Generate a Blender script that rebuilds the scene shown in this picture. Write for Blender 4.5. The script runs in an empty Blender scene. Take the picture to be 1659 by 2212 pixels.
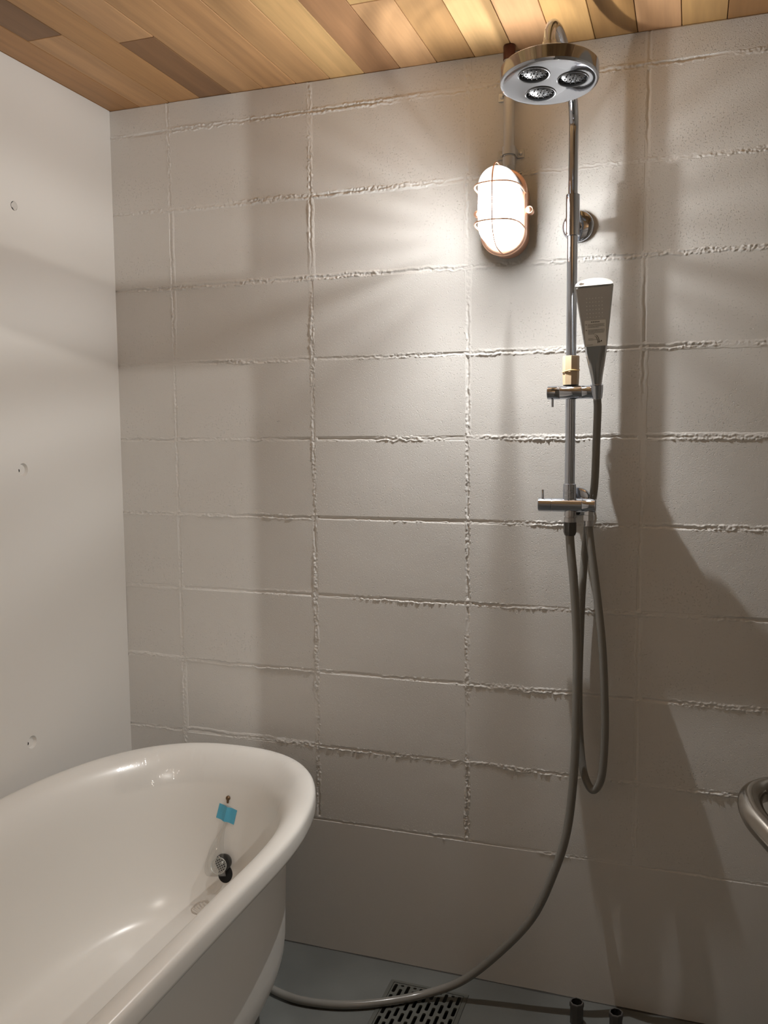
import bpy, bmesh, math, random
from mathutils import Vector, Matrix, noise

random.seed(7)
D = bpy.data
SC = bpy.context.scene
COL = SC.collection
PI = math.pi

# ------------------------------------------------------------------ camera
cam_data = D.cameras.new('camera')
cam = D.objects.new('camera', cam_data)
COL.objects.link(cam)
cam.matrix_world = Matrix(((0.94470479, -0.02275643, 0.32713148, 1.478),
                           (0.32783314, 0.08876740, -0.94055610, -2.050),
                           (-0.00763491, 0.99579239, 0.09131930, 1.374),
                           (0, 0, 0, 1)))
cam_data.sensor_fit = 'VERTICAL'
cam_data.sensor_height = 36.0
cam_data.lens = 1894.43 / 2212 * 36.0
cam_data.clip_start = 0.05
SC.camera = cam

# ------------------------------------------------------------------ world, exposure
W = D.worlds.new('dark_surroundings')
SC.world = W
W.use_nodes = True
W.node_tree.nodes['Background'].inputs[0].default_value = (0.05, 0.045, 0.04, 1)
W.node_tree.nodes['Background'].inputs[1].default_value = 0.0
SC.view_settings.view_transform = 'Standard'
SC.view_settings.look = 'None'
SC.view_settings.gamma = 1
SC.view_settings.use_curve_mapping = False
SC.view_settings.exposure = 0.74
SC.cycles.use_denoising = True
SC.cycles.sample_clamp_indirect = 4.0
SC.cycles.max_bounces = 10
SC.cycles.diffuse_bounces = 6
SC.cycles.transparent_max_bounces = 16
SC.cycles.caustics_reflective = False
SC.cycles.caustics_refractive = False

BULB_STRENGTH = 51000.0      # filament of the bulkhead lamp
BULB_COLOR = (1.0, 0.985, 0.955)
GLOBE_GLOW = 36.0            # its ribbed diffuser
ROOM_BULB_STRENGTH = 21500.0  # bare bulb in the washroom behind the camera
ROOM_BULB_COLOR = (1.0, 0.95, 0.88)

# ------------------------------------------------------------------ materials
MATS = {}


def nodes_of(name):
    m = D.materials.new(name)
    m.use_nodes = True
    nt = m.node_tree
    return m, nt, nt.nodes['Principled BSDF']


def N(nt, kind, **kw):
    n = nt.nodes.new(kind)
    for k, v in kw.items():
        if k.startswith('i_'):
            n.inputs[k[2:].replace('_', ' ')].default_value = v
        else:
            setattr(n, k, v)
    return n


def simple(name, col, rough=0.5, metal=0.0, bump=0.0, scale=200, var=0.0, coat=0.0):
    m, nt, p = nodes_of(name)
    p.inputs['Base Color'].default_value = (*col, 1)
    p.inputs['Roughness'].default_value = rough
    p.inputs['Metallic'].default_value = metal
    p.inputs['Coat Weight'].default_value = coat
    tc = N(nt, 'ShaderNodeTexCoord')
    if bump or var:
        nz = N(nt, 'ShaderNodeTexNoise')
        nz.inputs['Scale'].default_value = scale
        nz.inputs['Detail'].default_value = 4
        nt.links.new(tc.outputs['Object'], nz.inputs['Vector'])
        if bump:
            b = N(nt, 'ShaderNodeBump')
            b.inputs['Strength'].default_value = bump
            b.inputs['Distance'].default_value = 0.001
            nt.links.new(nz.outputs['Fac'], b.inputs['Height'])
            nt.links.new(b.outputs['Normal'], p.inputs['Normal'])
        if var:
            mx = N(nt, 'ShaderNodeMix', data_type='RGBA')
            mx.inputs['A'].default_value = (*[c * (1 - var) for c in col], 1)
            mx.inputs['B'].default_value = (*[min(1, c * (1 + var)) for c in col], 1)
            nz2 = N(nt, 'ShaderNodeTexNoise')
            nz2.inputs['Scale'].default_value = scale * 0.03
            nz2.inputs['Detail'].default_value = 5
            nt.links.new(tc.outputs['Object'], nz2.inputs['Vector'])
            nt.links.new(nz2.outputs['Fac'], mx.inputs['Factor'])
            nt.links.new(mx.outputs['Result'], p.inputs['Base Color'])
    MATS[name] = m
    return m


def painted_block(name, col, pit, fine):
    """white paint over concrete block: fine grain plus open pits"""
    m, nt, p = nodes_of(name)
    p.inputs['Roughness'].default_value = 0.5
    p.inputs['Specular IOR Level'].default_value = 0.4
    tc = N(nt, 'ShaderNodeTexCoord')
    big = N(nt, 'ShaderNodeTexNoise', i_Scale=3.0, i_Detail=4.0)
    nt.links.new(tc.outputs['Object'], big.inputs['Vector'])
    mx = N(nt, 'ShaderNodeMix', data_type='RGBA')
    mx.inputs['A'].default_value = (*[c * 0.95 for c in col], 1)
    mx.inputs['B'].default_value = (*[c * 1.04 for c in col], 1)
    nt.links.new(big.outputs['Fac'], mx.inputs['Factor'])
    nt.links.new(mx.outputs['Result'], p.inputs['Base Color'])
    gr = N(nt, 'ShaderNodeTexNoise', i_Scale=420.0, i_Detail=3.0, i_Roughness=0.6)
    nt.links.new(tc.outputs['Object'], gr.inputs['Vector'])
    vo = N(nt, 'ShaderNodeTexNoise', i_Scale=260.0, i_Detail=2.5)
    nt.links.new(tc.outputs['Object'], vo.inputs['Vector'])
    pits = N(nt, 'ShaderNodeMapRange', interpolation_type='SMOOTHSTEP')
    pits.inputs['From Min'].default_value = 0.30
    pits.inputs['From Max'].default_value = 0.40
    nt.links.new(vo.outputs['Fac'], pits.inputs['Value'])
    zone = N(nt, 'ShaderNodeTexNoise', i_Scale=7.0, i_Detail=2.0)
    nt.links.new(tc.outputs['Object'], zone.inputs['Vector'])
    zr = N(nt, 'ShaderNodeMapRange')
    zr.inputs['From Min'].default_value = 0.35
    zr.inputs['From Max'].default_value = 0.65
    zr.inputs['To Min'].default_value = 0.25
    nt.links.new(zone.outputs['Fac'], zr.inputs['Value'])
    mu = N(nt, 'ShaderNodeMath', operation='MULTIPLY')
    nt.links.new(pits.outputs['Result'], mu.inputs[0])
    nt.links.new(zr.outputs['Result'], mu.inputs[1])
    b1 = N(nt, 'ShaderNodeBump')
    b1.inputs['Strength'].default_value = fine
    b1.inputs['Distance'].default_value = 0.0012
    nt.links.new(gr.outputs['Fac'], b1.inputs['Height'])
    b2 = N(nt, 'ShaderNodeBump')
    b2.inputs['Strength'].default_value = pit
    b2.inputs['Distance'].default_value = 0.0012
    nt.links.new(mu.outputs['Value'], b2.inputs['Height'])
    nt.links.new(b1.outputs['Normal'], b2.inputs['Normal'])
    nt.links.new(b2.outputs['Normal'], p.inputs['Normal'])
    MATS[name] = m


def cedar(name):
    """board colour comes from the object colour; grain runs along local y"""
    m, nt, p = nodes_of(name)
    p.inputs['Roughness'].default_value = 0.45
    p.inputs['Specular IOR Level'].default_value = 0.35
    tc = N(nt, 'ShaderNodeTexCoord')
    oi = N(nt, 'ShaderNodeObjectInfo')
    add = N(nt, 'ShaderNodeVectorMath', operation='MULTIPLY_ADD')
    add.inputs[1].default_value = (1, 0.06, 1)
    sc = N(nt, 'ShaderNodeVectorMath', operation='SCALE')
    sc.inputs[0].default_value = (3.1, 7.7, 1.3)
    nt.links.new(oi.outputs['Random'], sc.inputs['Scale'])
    nt.links.new(tc.outputs['Object'], add.inputs[0])
    nt.links.new(sc.outputs['Vector'], add.inputs[2])
    warp = N(nt, 'ShaderNodeTexNoise', i_Scale=9.0, i_Detail=2.0)
    nt.links.new(add.outputs['Vector'], warp.inputs['Vector'])
    wv = N(nt, 'ShaderNodeMath', operation='MULTIPLY')
    wv.inputs[1].default_value = 34.0
    nt.links.new(warp.outputs['Fac'], wv.inputs[0])
    sn = N(nt, 'ShaderNodeMath', operation='SINE')
    nt.links.new(wv.outputs['Value'], sn.inputs[0])
    band = N(nt, 'ShaderNodeTexNoise', i_Scale=26.0, i_Detail=3.0)
    nt.links.new(add.outputs['Vector'], band.inputs['Vector'])
    fib = N(nt, 'ShaderNodeTexNoise', i_Scale=190.0, i_Detail=2.0)
    nt.links.new(add.outputs['Vector'], fib.inputs['Vector'])
    a1 = N(nt, 'ShaderNodeMath', operation='MULTIPLY_ADD')
    a1.inputs[1].default_value = 0.07
    a1.inputs[2].default_value = 0.63
    nt.links.new(sn.outputs['Value'], a1.inputs[0])
    a2 = N(nt, 'ShaderNodeMath', operation='MULTIPLY_ADD')
    a2.inputs[1].default_value = 0.45
    nt.links.new(band.outputs['Fac'], a2.inputs[0])
    nt.links.new(a1.outputs['Value'], a2.inputs[2])
    a3 = N(nt, 'ShaderNodeMath', operation='MULTIPLY_ADD')
    a3.inputs[1].default_value = 0.22
    nt.links.new(fib.outputs['Fac'], a3.inputs[0])
    nt.links.new(a2.outputs['Value'], a3.inputs[2])
    vs = N(nt, 'ShaderNodeVectorMath', operation='SCALE')
    nt.links.new(oi.outputs['Color'], vs.inputs[0])
    nt.links.new(a3.outputs['Value'], vs.inputs['Scale'])
    nt.links.new(vs.outputs['Vector'], p.inputs['Base Color'])
    b = N(nt, 'ShaderNodeBump')
    b.inputs['Strength'].default_value = 0.15
    b.inputs['Distance'].default_value = 0.0006
    nt.links.new(fib.outputs['Fac'], b.inputs['Height'])
    nt.links.new(b.outputs['Normal'], p.inputs['Normal'])
    MATS[name] = m


def clear_film(name, gloss=0.12, tint=(0.97, 0.97, 0.95), rough=0.08, fog=0.04):
    m = D.materials.new(name)
    m.use_nodes = True
    nt = m.node_tree
    nt.nodes.clear()
    out = N(nt, 'ShaderNodeOutputMaterial')
    tr = N(nt, 'ShaderNodeBsdfTransparent')
    tr.inputs[0].default_value = (*tint, 1)
    gl = N(nt, 'ShaderNodeBsdfGlossy')
    gl.inputs['Roughness'].default_value = rough
    df = N(nt, 'ShaderNodeBsdfDiffuse')
    df.inputs[0].default_value = (0.8, 0.8, 0.78, 1)
    lw = N(nt, 'ShaderNodeLayerWeight', i_Blend=0.35)
    ma = N(nt, 'ShaderNodeMath', operation='MULTIPLY_ADD')
    ma.inputs[1].default_value = 0.08
    ma.inputs[2].default_value = gloss
    nt.links.new(lw.outputs['Fresnel'], ma.inputs[0])
    tc = N(nt, 'ShaderNodeTexCoord')
    nz = N(nt, 'ShaderNodeTexNoise', i_Scale=40.0, i_Detail=3.0)
    nt.links.new(tc.outputs['Object'], nz.inputs['Vector'])
    bp = N(nt, 'ShaderNodeBump')
    bp.inputs['Strength'].default_value = 0.5
    bp.inputs['Distance'].default_value = 0.004
    nt.links.new(nz.outputs['Fac'], bp.inputs['Height'])
    nt.links.new(bp.outputs['Normal'], gl.inputs['Normal'])
    m0 = N(nt, 'ShaderNodeMixShader')
    m0.inputs[0].default_value = fog  # a little haze in the plastic
    nt.links.new(tr.outputs[0], m0.inputs[1])
    nt.links.new(df.outputs[0], m0.inputs[2])
    m1 = N(nt, 'ShaderNodeMixShader')
    nt.links.new(ma.outputs[0], m1.inputs[0])
    nt.links.new(m0.outputs[0], m1.inputs[1])
    nt.links.new(gl.outputs[0], m1.inputs[2])
    nt.links.new(m1.outputs[0], out.inputs[0])
    MATS[name] = m


def glowing(name, col, strength):
    m = D.materials.new(name)
    m.use_nodes = True
    nt = m.node_tree
    nt.nodes.clear()
    out = N(nt, 'ShaderNodeOutputMaterial')
    e = N(nt, 'ShaderNodeEmission')
    e.inputs[0].default_value = (*col, 1)
    e.inputs[1].default_value = strength
    nt.links.new(e.outputs[0], out.inputs[0])
    MATS[name] = m


def ribbed_globe(name):
    """pressed glass: ribs let light through in bands, and the lit glass glows"""
    m = D.materials.new(name)
    m.use_nodes = True
    nt = m.node_tree
    nt.nodes.clear()
    out = N(nt, 'ShaderNodeOutputMaterial')
    tc = N(nt, 'ShaderNodeTexCoord')
    wv = N(nt, 'ShaderNodeTexWave', wave_type='BANDS', bands_direction='Z')
    wv.inputs['Scale'].default_value = 34.0
    wv.inputs['Distortion'].default_value = 4.0
    wv.inputs['Detail'].default_value = 2.0
    wv.inputs['Detail Scale'].default_value = 1.0
    nt.links.new(tc.outputs['Object'], wv.inputs['Vector'])
    rp = N(nt, 'ShaderNodeMapRange')
    rp.inputs['To Min'].default_value = 0.36
    rp.inputs['To Max'].default_value = 1.0
    nt.links.new(wv.outputs['Fac'], rp.inputs['Value'])
    sep = N(nt, 'ShaderNodeSeparateXYZ')
    nt.links.new(tc.outputs['Object'], sep.inputs[0])
    rim_fade = N(nt, 'ShaderNodeMapRange', interpolation_type='SMOOTHSTEP')   # added dimming towards the rim, evens out the light on the wall
    rim_fade.inputs['From Min'].default_value = -0.085
    rim_fade.inputs['From Max'].default_value = -0.155
    rim_fade.inputs['To Min'].default_value = 0.03
    rim_fade.inputs['To Max'].default_value = 1.0
    nt.links.new(sep.outputs['Y'], rim_fade.inputs['Value'])
    az = N(nt, 'ShaderNodeMath', operation='MULTIPLY')
    az.inputs[1].default_value = -1.0
    nt.links.new(sep.outputs['Z'], az.inputs[0])
    ends = N(nt, 'ShaderNodeMapRange', interpolation_type='SMOOTHSTEP')    # lower end made to pass more, shapes the light below the lamp
    ends.inputs['From Min'].default_value = 0.055
    ends.inputs['From Max'].default_value = 0.078
    ends.inputs['To Min'].default_value = 0.28
    ends.inputs['To Max'].default_value = 1.0
    nt.links.new(az.outputs[0], ends.inputs['Value'])
    mul0 = N(nt, 'ShaderNodeMath', operation='MULTIPLY')
    nt.links.new(ends.outputs['Result'], mul0.inputs[0])
    sk2 = N(nt, 'ShaderNodeMath', operation='POWER')
    sk2.inputs[1].default_value = 2.5
    nt.links.new(rim_fade.outputs['Result'], sk2.inputs[0])
    nt.links.new(sk2.outputs['Value'], mul0.inputs[1])
    mul = N(nt, 'ShaderNodeMath', operation='MULTIPLY')
    nt.links.new(mul0.outputs['Value'], mul.inputs[1])
    ab = N(nt, 'ShaderNodeMath', operation='ABSOLUTE')
    nt.links.new(sep.outputs['Z'], ab.inputs[0])
    rm = N(nt, 'ShaderNodeMapRange', interpolation_type='SMOOTHSTEP')      # ribs only along the straight sides
    rm.inputs['From Min'].default_value = 0.050
    rm.inputs['From Max'].default_value = 0.066
    nt.links.new(ab.outputs[0], rm.inputs['Value'])
    rmx = N(nt, 'ShaderNodeMix', data_type='FLOAT')
    rmx.inputs['B'].default_value = 0.75
    nt.links.new(rm.outputs['Result'], rmx.inputs['Factor'])
    nt.links.new(rp.outputs['Result'], rmx.inputs['A'])
    nt.links.new(rmx.outputs['Result'], mul.inputs[0])
    tr = N(nt, 'ShaderNodeBsdfTransparent')
    nt.links.new(mul.outputs['Value'], tr.inputs[0])
    gl = N(nt, 'ShaderNodeBsdfGlossy')
    gl.inputs['Roughness'].default_value = 0.1
    zz = N(nt, 'ShaderNodeMath', operation='MULTIPLY')
    sh = N(nt, 'ShaderNodeMath', operation='ADD')
    sh.inputs[1].default_value = 0.026
    nt.links.new(sep.outputs['Z'], sh.inputs[0])
    nt.links.new(sh.outputs[0], zz.inputs[0])
    nt.links.new(sh.outputs[0], zz.inputs[1])
    fo = N(nt, 'ShaderNodeMapRange', interpolation_type='SMOOTHSTEP')     # the glass glows most beside the bulb
    fo.inputs['From Min'].default_value = 0.0
    fo.inputs['From Max'].default_value = 0.075 ** 2
    fo.inputs['To Min'].default_value = GLOBE_GLOW
    fo.inputs['To Max'].default_value = GLOBE_GLOW * 0.015
    nt.links.new(zz.outputs['Value'], fo.inputs['Value'])
    em = N(nt, 'ShaderNodeEmission')
    em.inputs[0].default_value = (*BULB_COLOR, 1)
    sk3 = N(nt, 'ShaderNodeMapRange', interpolation_type='SMOOTHSTEP')
    sk3.inputs['From Min'].default_value = -0.075
    sk3.inputs['From Max'].default_value = -0.150
    sk3.inputs['To Min'].default_value = 0.12
    nt.links.new(sep.outputs['Y'], sk3.inputs['Value'])
    eg = N(nt, 'ShaderNodeMath', operation='MULTIPLY')
    nt.links.new(fo.outputs['Result'], eg.inputs[0])
    nt.links.new(sk3.outputs['Result'], eg.inputs[1])
    nt.links.new(eg.outputs['Value'], em.inputs[1])
    m1 = N(nt, 'ShaderNodeMixShader')
    m1.inputs[0].default_value = 0.06
    nt.links.new(tr.outputs[0], m1.inputs[1])
    nt.links.new(gl.outputs[0], m1.inputs[2])
    ad = N(nt, 'ShaderNodeAddShader')
    nt.links.new(m1.outputs[0], ad.inputs[0])
    nt.links.new(em.outputs[0], ad.inputs[1])
    nt.links.new(ad.outputs[0], out.inputs[0])
    MATS[name] = m


WALL = (0.74, 0.73, 0.71)
painted_block('painted_block', WALL, 0.85, 0.50)
painted_block('painted_mortar', tuple(c * 1.04 for c in WALL), 0.2, 0.5)
painted_block('painted_base', tuple(c * 0.97 for c in WALL), 0.12, 0.15)
simple('smooth_wall', (0.77, 0.755, 0.73), 0.55, bump=0.12, scale=90, var=0.02)
simple('hole_filler', (0.64, 0.625, 0.60), 0.8, bump=0.4, scale=120, var=0.1)
simple('dark_hole', (0.012, 0.011, 0.010), 0.9)
cedar('cedar')
simple('cedar_gap', (0.06, 0.035, 0.015), 0.9)
simple('floor_mortar', (0.145, 0.152, 0.146), 0.40, bump=0.25, scale=130, var=0.45)
simple('enamel', (0.75, 0.735, 0.705), 0.26)
simple('enamel_outer', (0.72, 0.70, 0.67), 0.30, bump=0.25, scale=60)
simple('chrome', (0.52, 0.55, 0.61), 0.06, metal=1.0)
simple('chrome_satin', (0.54, 0.54, 0.55), 0.28, metal=1.0)
simple('brushed_steel', (0.36, 0.335, 0.30), 0.15, metal=1.0, bump=0.05, scale=500)
simple('drain_steel', (0.17, 0.175, 0.16), 0.38, metal=0.45, bump=0.1, scale=300)
simple('galvanised', (0.58, 0.60, 0.62), 0.33, metal=0.55, bump=0.08, scale=150, var=0.1)
simple('copper', (0.86, 0.55, 0.40), 0.42, metal=1.0, bump=0.08, scale=150, var=0.08)
simple('brown_plastic', (0.085, 0.020, 0.012), 0.4)
simple('grey_hose', (0.235, 0.228, 0.21), 0.20)
simple('dark_grey_nut', (0.075, 0.075, 0.072), 0.45)
simple('nozzle_grey', (0.20, 0.21, 0.225), 0.24, metal=0.6)
simple('nozzle_black', (0.02, 0.02, 0.022), 0.4)
simple('shower_face', (0.60, 0.60, 0.595), 0.42)
simple('shower_back', (0.52, 0.53, 0.54), 0.20, metal=0.85)
simple('pale_nub', (0.95, 0.95, 0.93), 0.5)
simple('label_white', (0.92, 0.91, 0.87), 0.5)
simple('label_ink', (0.05, 0.05, 0.05), 0.7)
simple('label_grey', (0.30, 0.30, 0.28), 0.7)
simple('pale_wood', (0.54, 0.41, 0.265), 0.6, bump=0.2, scale=60, var=0.12)
simple('rubber_band', (0.72, 0.50, 0.22), 0.5)
simple('black_rubber_and_shade', (0.018, 0.017, 0.015), 0.45)
simple('hook_brass', (0.16, 0.10, 0.055), 0.35, metal=0.7)
simple('blue_tape', (0.09, 0.40, 0.58), 0.55, bump=0.3, scale=200)
simple('strainer_metal', (0.50, 0.52, 0.50), 0.3, metal=0.6)
simple('stub_metal', (0.11, 0.105, 0.10), 0.5, metal=0.5)
simple('brown_panel', (0.19, 0.17, 0.14), 0.5, bump=0.1, scale=80, var=0.1)
simple('dim_room', (0.26, 0.24, 0.215), 0.6, var=0.05)
simple('trim_paint', (0.70, 0.69, 0.66), 0.5)
simple('white_plastic_and_sheen', (0.78, 0.77, 0.74), 0.4)
clear_film('protective_film', 0.018, rough=0.12, fog=0.0, tint=(1.0, 1.0, 1.0))
clear_film('bag_plastic', 0.11, rough=0.10, fog=0.04, tint=(0.985, 0.985, 0.98))
ribbed_globe('ribbed_glass')
glowing('lamp_filament', BULB_COLOR, BULB_STRENGTH)
glowing('room_bulb', ROOM_BULB_COLOR, ROOM_BULB_STRENGTH)

# ------------------------------------------------------------------ helpers


def obj(name, bm, mat, parent=None, smooth=None, at=None, colour=None, recalc=True):
    """bmesh in world coordinates -> one linked mesh object"""
    me = D.meshes.new(name)
    if recalc:
        bmesh.ops.recalc_face_normals(bm, faces=bm.faces)
    org = Vector((0, 0, 0))
    if parent is not None:
        q = parent
        while q is not None:
            org += q.location
            q = q.parent
    if at is not None:
        org2 = Vector(at)
    else:
        org2 = org
    bmesh.ops.translate(bm, verts=bm.verts, vec=-org2)
    bm.to_mesh(me)
    bm.free()
    if smooth is not None:
        for p in me.polygons:
            p.use_smooth = True
        if smooth < 180:
            me.set_sharp_from_angle(angle=math.radians(smooth))
    me.materials.append(MATS[mat])
    o = D.objects.new(name, me)
    COL.objects.link(o)
    o.location = org2 - org
    if parent is not None:
        o.parent = parent
    if colour:
        o.color = (*colour, 1)
    return o


def thing(name, label, cat, loc=(0, 0, 0), group=None):
    o = D.objects.new(name, None)
    o.empty_display_size = 0.05
    COL.objects.link(o)
    o.location = loc
    o['label'] = label
    o['category'] = cat
    if group:
        o['group'] = group
    return o


def tag(o, label, cat, group=None):
    o['label'] = label
    o['category'] = cat
    if group:
        o['group'] = group
    return o


def struct(o):
    o['kind'] = 'structure'
    return o


def box(bm, a, b, bevel=0.0, seg=1):
    x0, y0, z0 = a
    x1, y1, z1 = b
    vs = [bm.verts.new(c) for c in ((x0, y0, z0), (x1, y0, z0), (x1, y1, z0), (x0, y1, z0),
                                    (x0, y0, z1), (x1, y0, z1), (x1, y1, z1), (x0, y1, z1))]
    fs = [bm.faces.new([vs[i] for i in f]) for f in
          ((0, 3, 2, 1), (4, 5, 6, 7), (0, 1, 5, 4), (1, 2, 6, 5), (2, 3, 7, 6), (3, 0, 4, 7))]
    if bevel:
        es = list({e for f in fs for e in f.edges})
        bmesh.ops.bevel(bm, geom=es, offset=bevel, segments=seg, affect='EDGES', profile=0.5)
    return bm


def frame_of(d):
    d = d.normalized()
    up = Vector((0, 0, 1)) if abs(d.z) < 0.9 else Vector((1, 0, 0))
    a = d.cross(up).normalized()
    return a, d.cross(a).normalized()


def loft(bm, rings, closed=True, cap0=True, cap1=True, loop=False):
    R = [[bm.verts.new(p) for p in r] for r in rings]
    n = len(R[0])
    cnt = len(R) if loop else len(R) - 1
    for i in range(cnt):
        A, B = R[i], R[(i + 1) % len(R)]
        for k in range(n if closed else n - 1):
            j = (k + 1) % n
            bm.faces.new((A[k], A[j], B[j], B[k]))
    if not loop:
        if cap0:
            bm.faces.new(list(reversed(R[0])))
        if cap1:
            bm.faces.new(R[-1])
    return R


def cyl(bm, p0, p1, r0, r1=None, n=24, cap=True):
    p0, p1 = Vector(p0), Vector(p1)
    r1 = r0 if r1 is None else r1
    a, b = frame_of(p1 - p0)
    rings = [[p + r * (math.cos(t) * a + math.sin(t) * b) for t in [2 * PI * k / n for k in range(n)]]
             for p, r in ((p0, r0), (p1, r1))]
    loft(bm, rings, cap0=cap, cap1=cap)
    return bm


def lathe(bm, base, axis, prof, n=32, cap=True):
    """prof: list of (distance along axis, radius)"""
    base, axis = Vector(base), Vector(axis).normalized()
    a, b = frame_of(axis)
    rings = [[base + axis * h + r * (math.cos(t) * a + math.sin(t) * b) for t in [2 * PI * k / n for k in range(n)]]
             for h, r in prof]
    loft(bm, rings, cap0=cap, cap1=cap)
    return bm


def catmull(pts, per=8):
    P = [Vector(p) for p in pts]
    P = [2 * P[0] - P[1]] + P + [2 * P[-1] - P[-2]]
    out = []
    for i in range(1, len(P) - 2):
        for k in range(per):
            t = k / per
            p0, p1, p2, p3 = P[i - 1], P[i], P[i + 1], P[i + 2]
            out.append(0.5 * ((2 * p1) + (p2 - p0) * t + (2 * p0 - 5 * p1 + 4 * p2 - p3) * t * t + (3 * p1 - p0 - 3 * p2 + p3) * t ** 3))
    out.append(P[-2])
    return out


def tube(bm, pts, r, n=14, cap=True):
    P = [Vector(p) for p in pts]
    a = None
    rings = []
    for i, p in enumerate(P):
        d = (P[min(i + 1, len(P) - 1)] - P[max(i - 1, 0)]).normalized()
        if a is None:
            a, b = frame_of(d)
        else:
            a = (a - d * a.dot(d)).normalized()
            b = d.cross(a)
        rr = r(i / (len(P) - 1)) if callable(r) else r
        rings.append([p + rr * (math.cos(t) * a + math.sin(t) * b) for t in [2 * PI * k / n for k in range(n)]])
    loft(bm, rings, cap0=cap, cap1=cap)
    return bm


def B():
    return bmesh.new()


# ------------------------------------------------------------------ setting: back wall of blocks
XR = 1.70            # right wall
YF = -1.70           # front opening of the shower room
CEIL = 2.228
bm = B()
box(bm, (-0.12, 0.012, -0.05), (XR + 0.12, 0.12, CEIL + 0.1))
wall_back = struct(obj('wall_back', bm, 'painted_base'))

XS = [-0.006, 0.178, 0.578, 0.978, 1.378, XR]
ZS = [0.357 + 0.2 * k for k in range(10)] + [CEIL]
G = 0.0034           # half a joint
for r in range(len(ZS) - 1):
    for c in range(len(XS) - 1):
        x0 = XS[c] + (G if c else 0.0)
        x1 = XS[c + 1] - (G if c < len(XS) - 2 else 0.0)
        z0, z1 = ZS[r] + G, ZS[r + 1] - (G if r < len(ZS) - 2 else 0)
        pr = random.uniform(-0.0006, 0.0009)
        bm = B()
        jit = lambda: random.uniform(-0.0012, 0.0012)
        # front face with a soft arris, slightly uneven corners
        e = 0.0022
        fr = [(x0 + e + jit(), z0 + e + jit()), (x1 - e + jit(), z0 + e + jit()), (x1 - e + jit(), z1 - e + jit()), (x0 + e + jit(), z1 - e + jit())]
        bk = [(x0, z0), (x1, z0), (x1, z1), (x0, z1)]
        rings = [[(x, -pr + random.uniform(-0.0003, 0.0003), z) for x, z in fr],
                 [(x, e - pr, z) for x, z in bk], [(x, 0.0122, z) for x, z in bk]]
        loft(bm, rings)
        obj('concrete_block', bm, 'painted_block', wall_back, at=((x0 + x1) / 2, 0, (z0 + z1) / 2))
bm = B()
box(bm, (-0.006, -0.0005, -0.01), (XR + 0.006, 0.0122, 0.357 - 0.002), 0.0008)
obj('concrete_base', bm, 'painted_base', wall_back)


def fbm(p, o=3):
    return noise.fractal(Vector(p), 1.0, 2.0, o)


def bead(bm, s0, s1, fixed, horiz, amp, seed, step=0.002):
    """irregular squeezed-out mortar along a joint, painted over"""
    n = int((s1 - s0) / step)
    m = 15
    half = 0.012
    nz = noise.noise
    rows = []
    for i in range(n + 1):
        s = s0 + (s1 - s0) * i / n
        patch = nz((s * 5.0, seed * 3.1, 0.0)) + 0.6 * nz((s * 13.0, seed * 1.3, 6.0))
        strong = max(0.38, min(1.5, 0.80 + 1.1 * patch)) * amp
        groove = max(0.0, min(1.0, 0.35 - 1.9 * nz((s * 4.0, seed * 2.3, 40.0))))
        drift = 0.0030 * nz((s * 11, seed, 5.0)) + 0.0026 * nz((s * 45, seed, 9.0))
        up = max(0.1, min(1.2, 0.6 + 1.5 * nz((s * 5.5, seed, 13.0))))
        lo = max(0.1, min(1.2, 0.6 + 1.5 * nz((s * 5.5, seed, 17.0))))
        mid = max(0.0, min(1.2, 0.35 + 1.7 * nz((s * 7.0, seed, 23.0))))
        wu = 0.0042 + 0.0030 * nz((s * 60, seed, 2.0)) + 0.0012 * nz((s * 260, seed, 3.0))
        wd = 0.0042 + 0.0030 * nz((s * 60, seed, 7.0)) + 0.0012 * nz((s * 260, seed, 8.0))
        row = []
        for k in range(m):
            u = -1 + 2 * k / (m - 1)
            w = u * half
            a = abs(w)
            lip = up * 0.8 * math.exp(-((w - wu) / 0.0022) ** 2) + lo * 1.1 * math.exp(-((w + wd) / 0.0022) ** 2)
            cen = mid * 0.8 * math.exp(-((w - 0.002 * nz((s * 30, seed, 61.0))) / 0.0032) ** 2)
            clump = max(0.0, 0.22 + 0.5 * nz((s * 38, w * 60, seed * 2.9)) + 1.5 * max(0.0, 0.25 + fbm((s * 150, w * 190, seed * 1.7), 3)) + 0.9 * fbm((s * 330, w * 380, seed), 2))
            gut = groove * math.exp(-(w / 0.0027) ** 2)
            h = strong * 0.0036 * (lip + cen) * clump - 0.0042 * gut - 0.0002
            h += 0.0010 * strong * fbm((s * 230, w * 250, seed), 2) * math.exp(-(a / 0.009) ** 2)
            h = min(h, 0.0017 + 0.25 * (h - 0.0017))
            if k in (0, m - 1):
                h = -0.0034
            elif a > 0.0100:
                h = min(h, -0.0006)
            ww = w + drift
            x, z = (s, fixed + ww) if horiz else (fixed + ww, s)
            x = min(max(x, 0.0003), XR - 0.0003)
            z = min(z, CEIL - 0.0003)
            row.append(bm.verts.new((x, -h, z)))
        rows.append(row)
    for i in range(n):
        for k in range(m - 1):
            q = (rows[i][k], rows[i + 1][k], rows[i + 1][k + 1], rows[i][k + 1])
            bm.faces.new(q if horiz else q[::-1])


bm = B()
for k in range(10):
    bead(bm, 0.0, XR - 0.001, 0.357 + 0.2 * k, True, (0.4, 0.9, 0.85, 0.8, 1.1, 1.1, 1.0, 1.25, 1.2, 1.3)[k], k + 1)
for k, x in enumerate(XS[1:-1]):
    bead(bm, 0.357, CEIL - 0.002, x, False, (0.8, 0.95, 0.95, 0.35)[k], 20 + k)
mo = obj('mortar', bm, 'painted_mortar', wall_back, smooth=180)
mo['kind'] = 'stuff'

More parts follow.
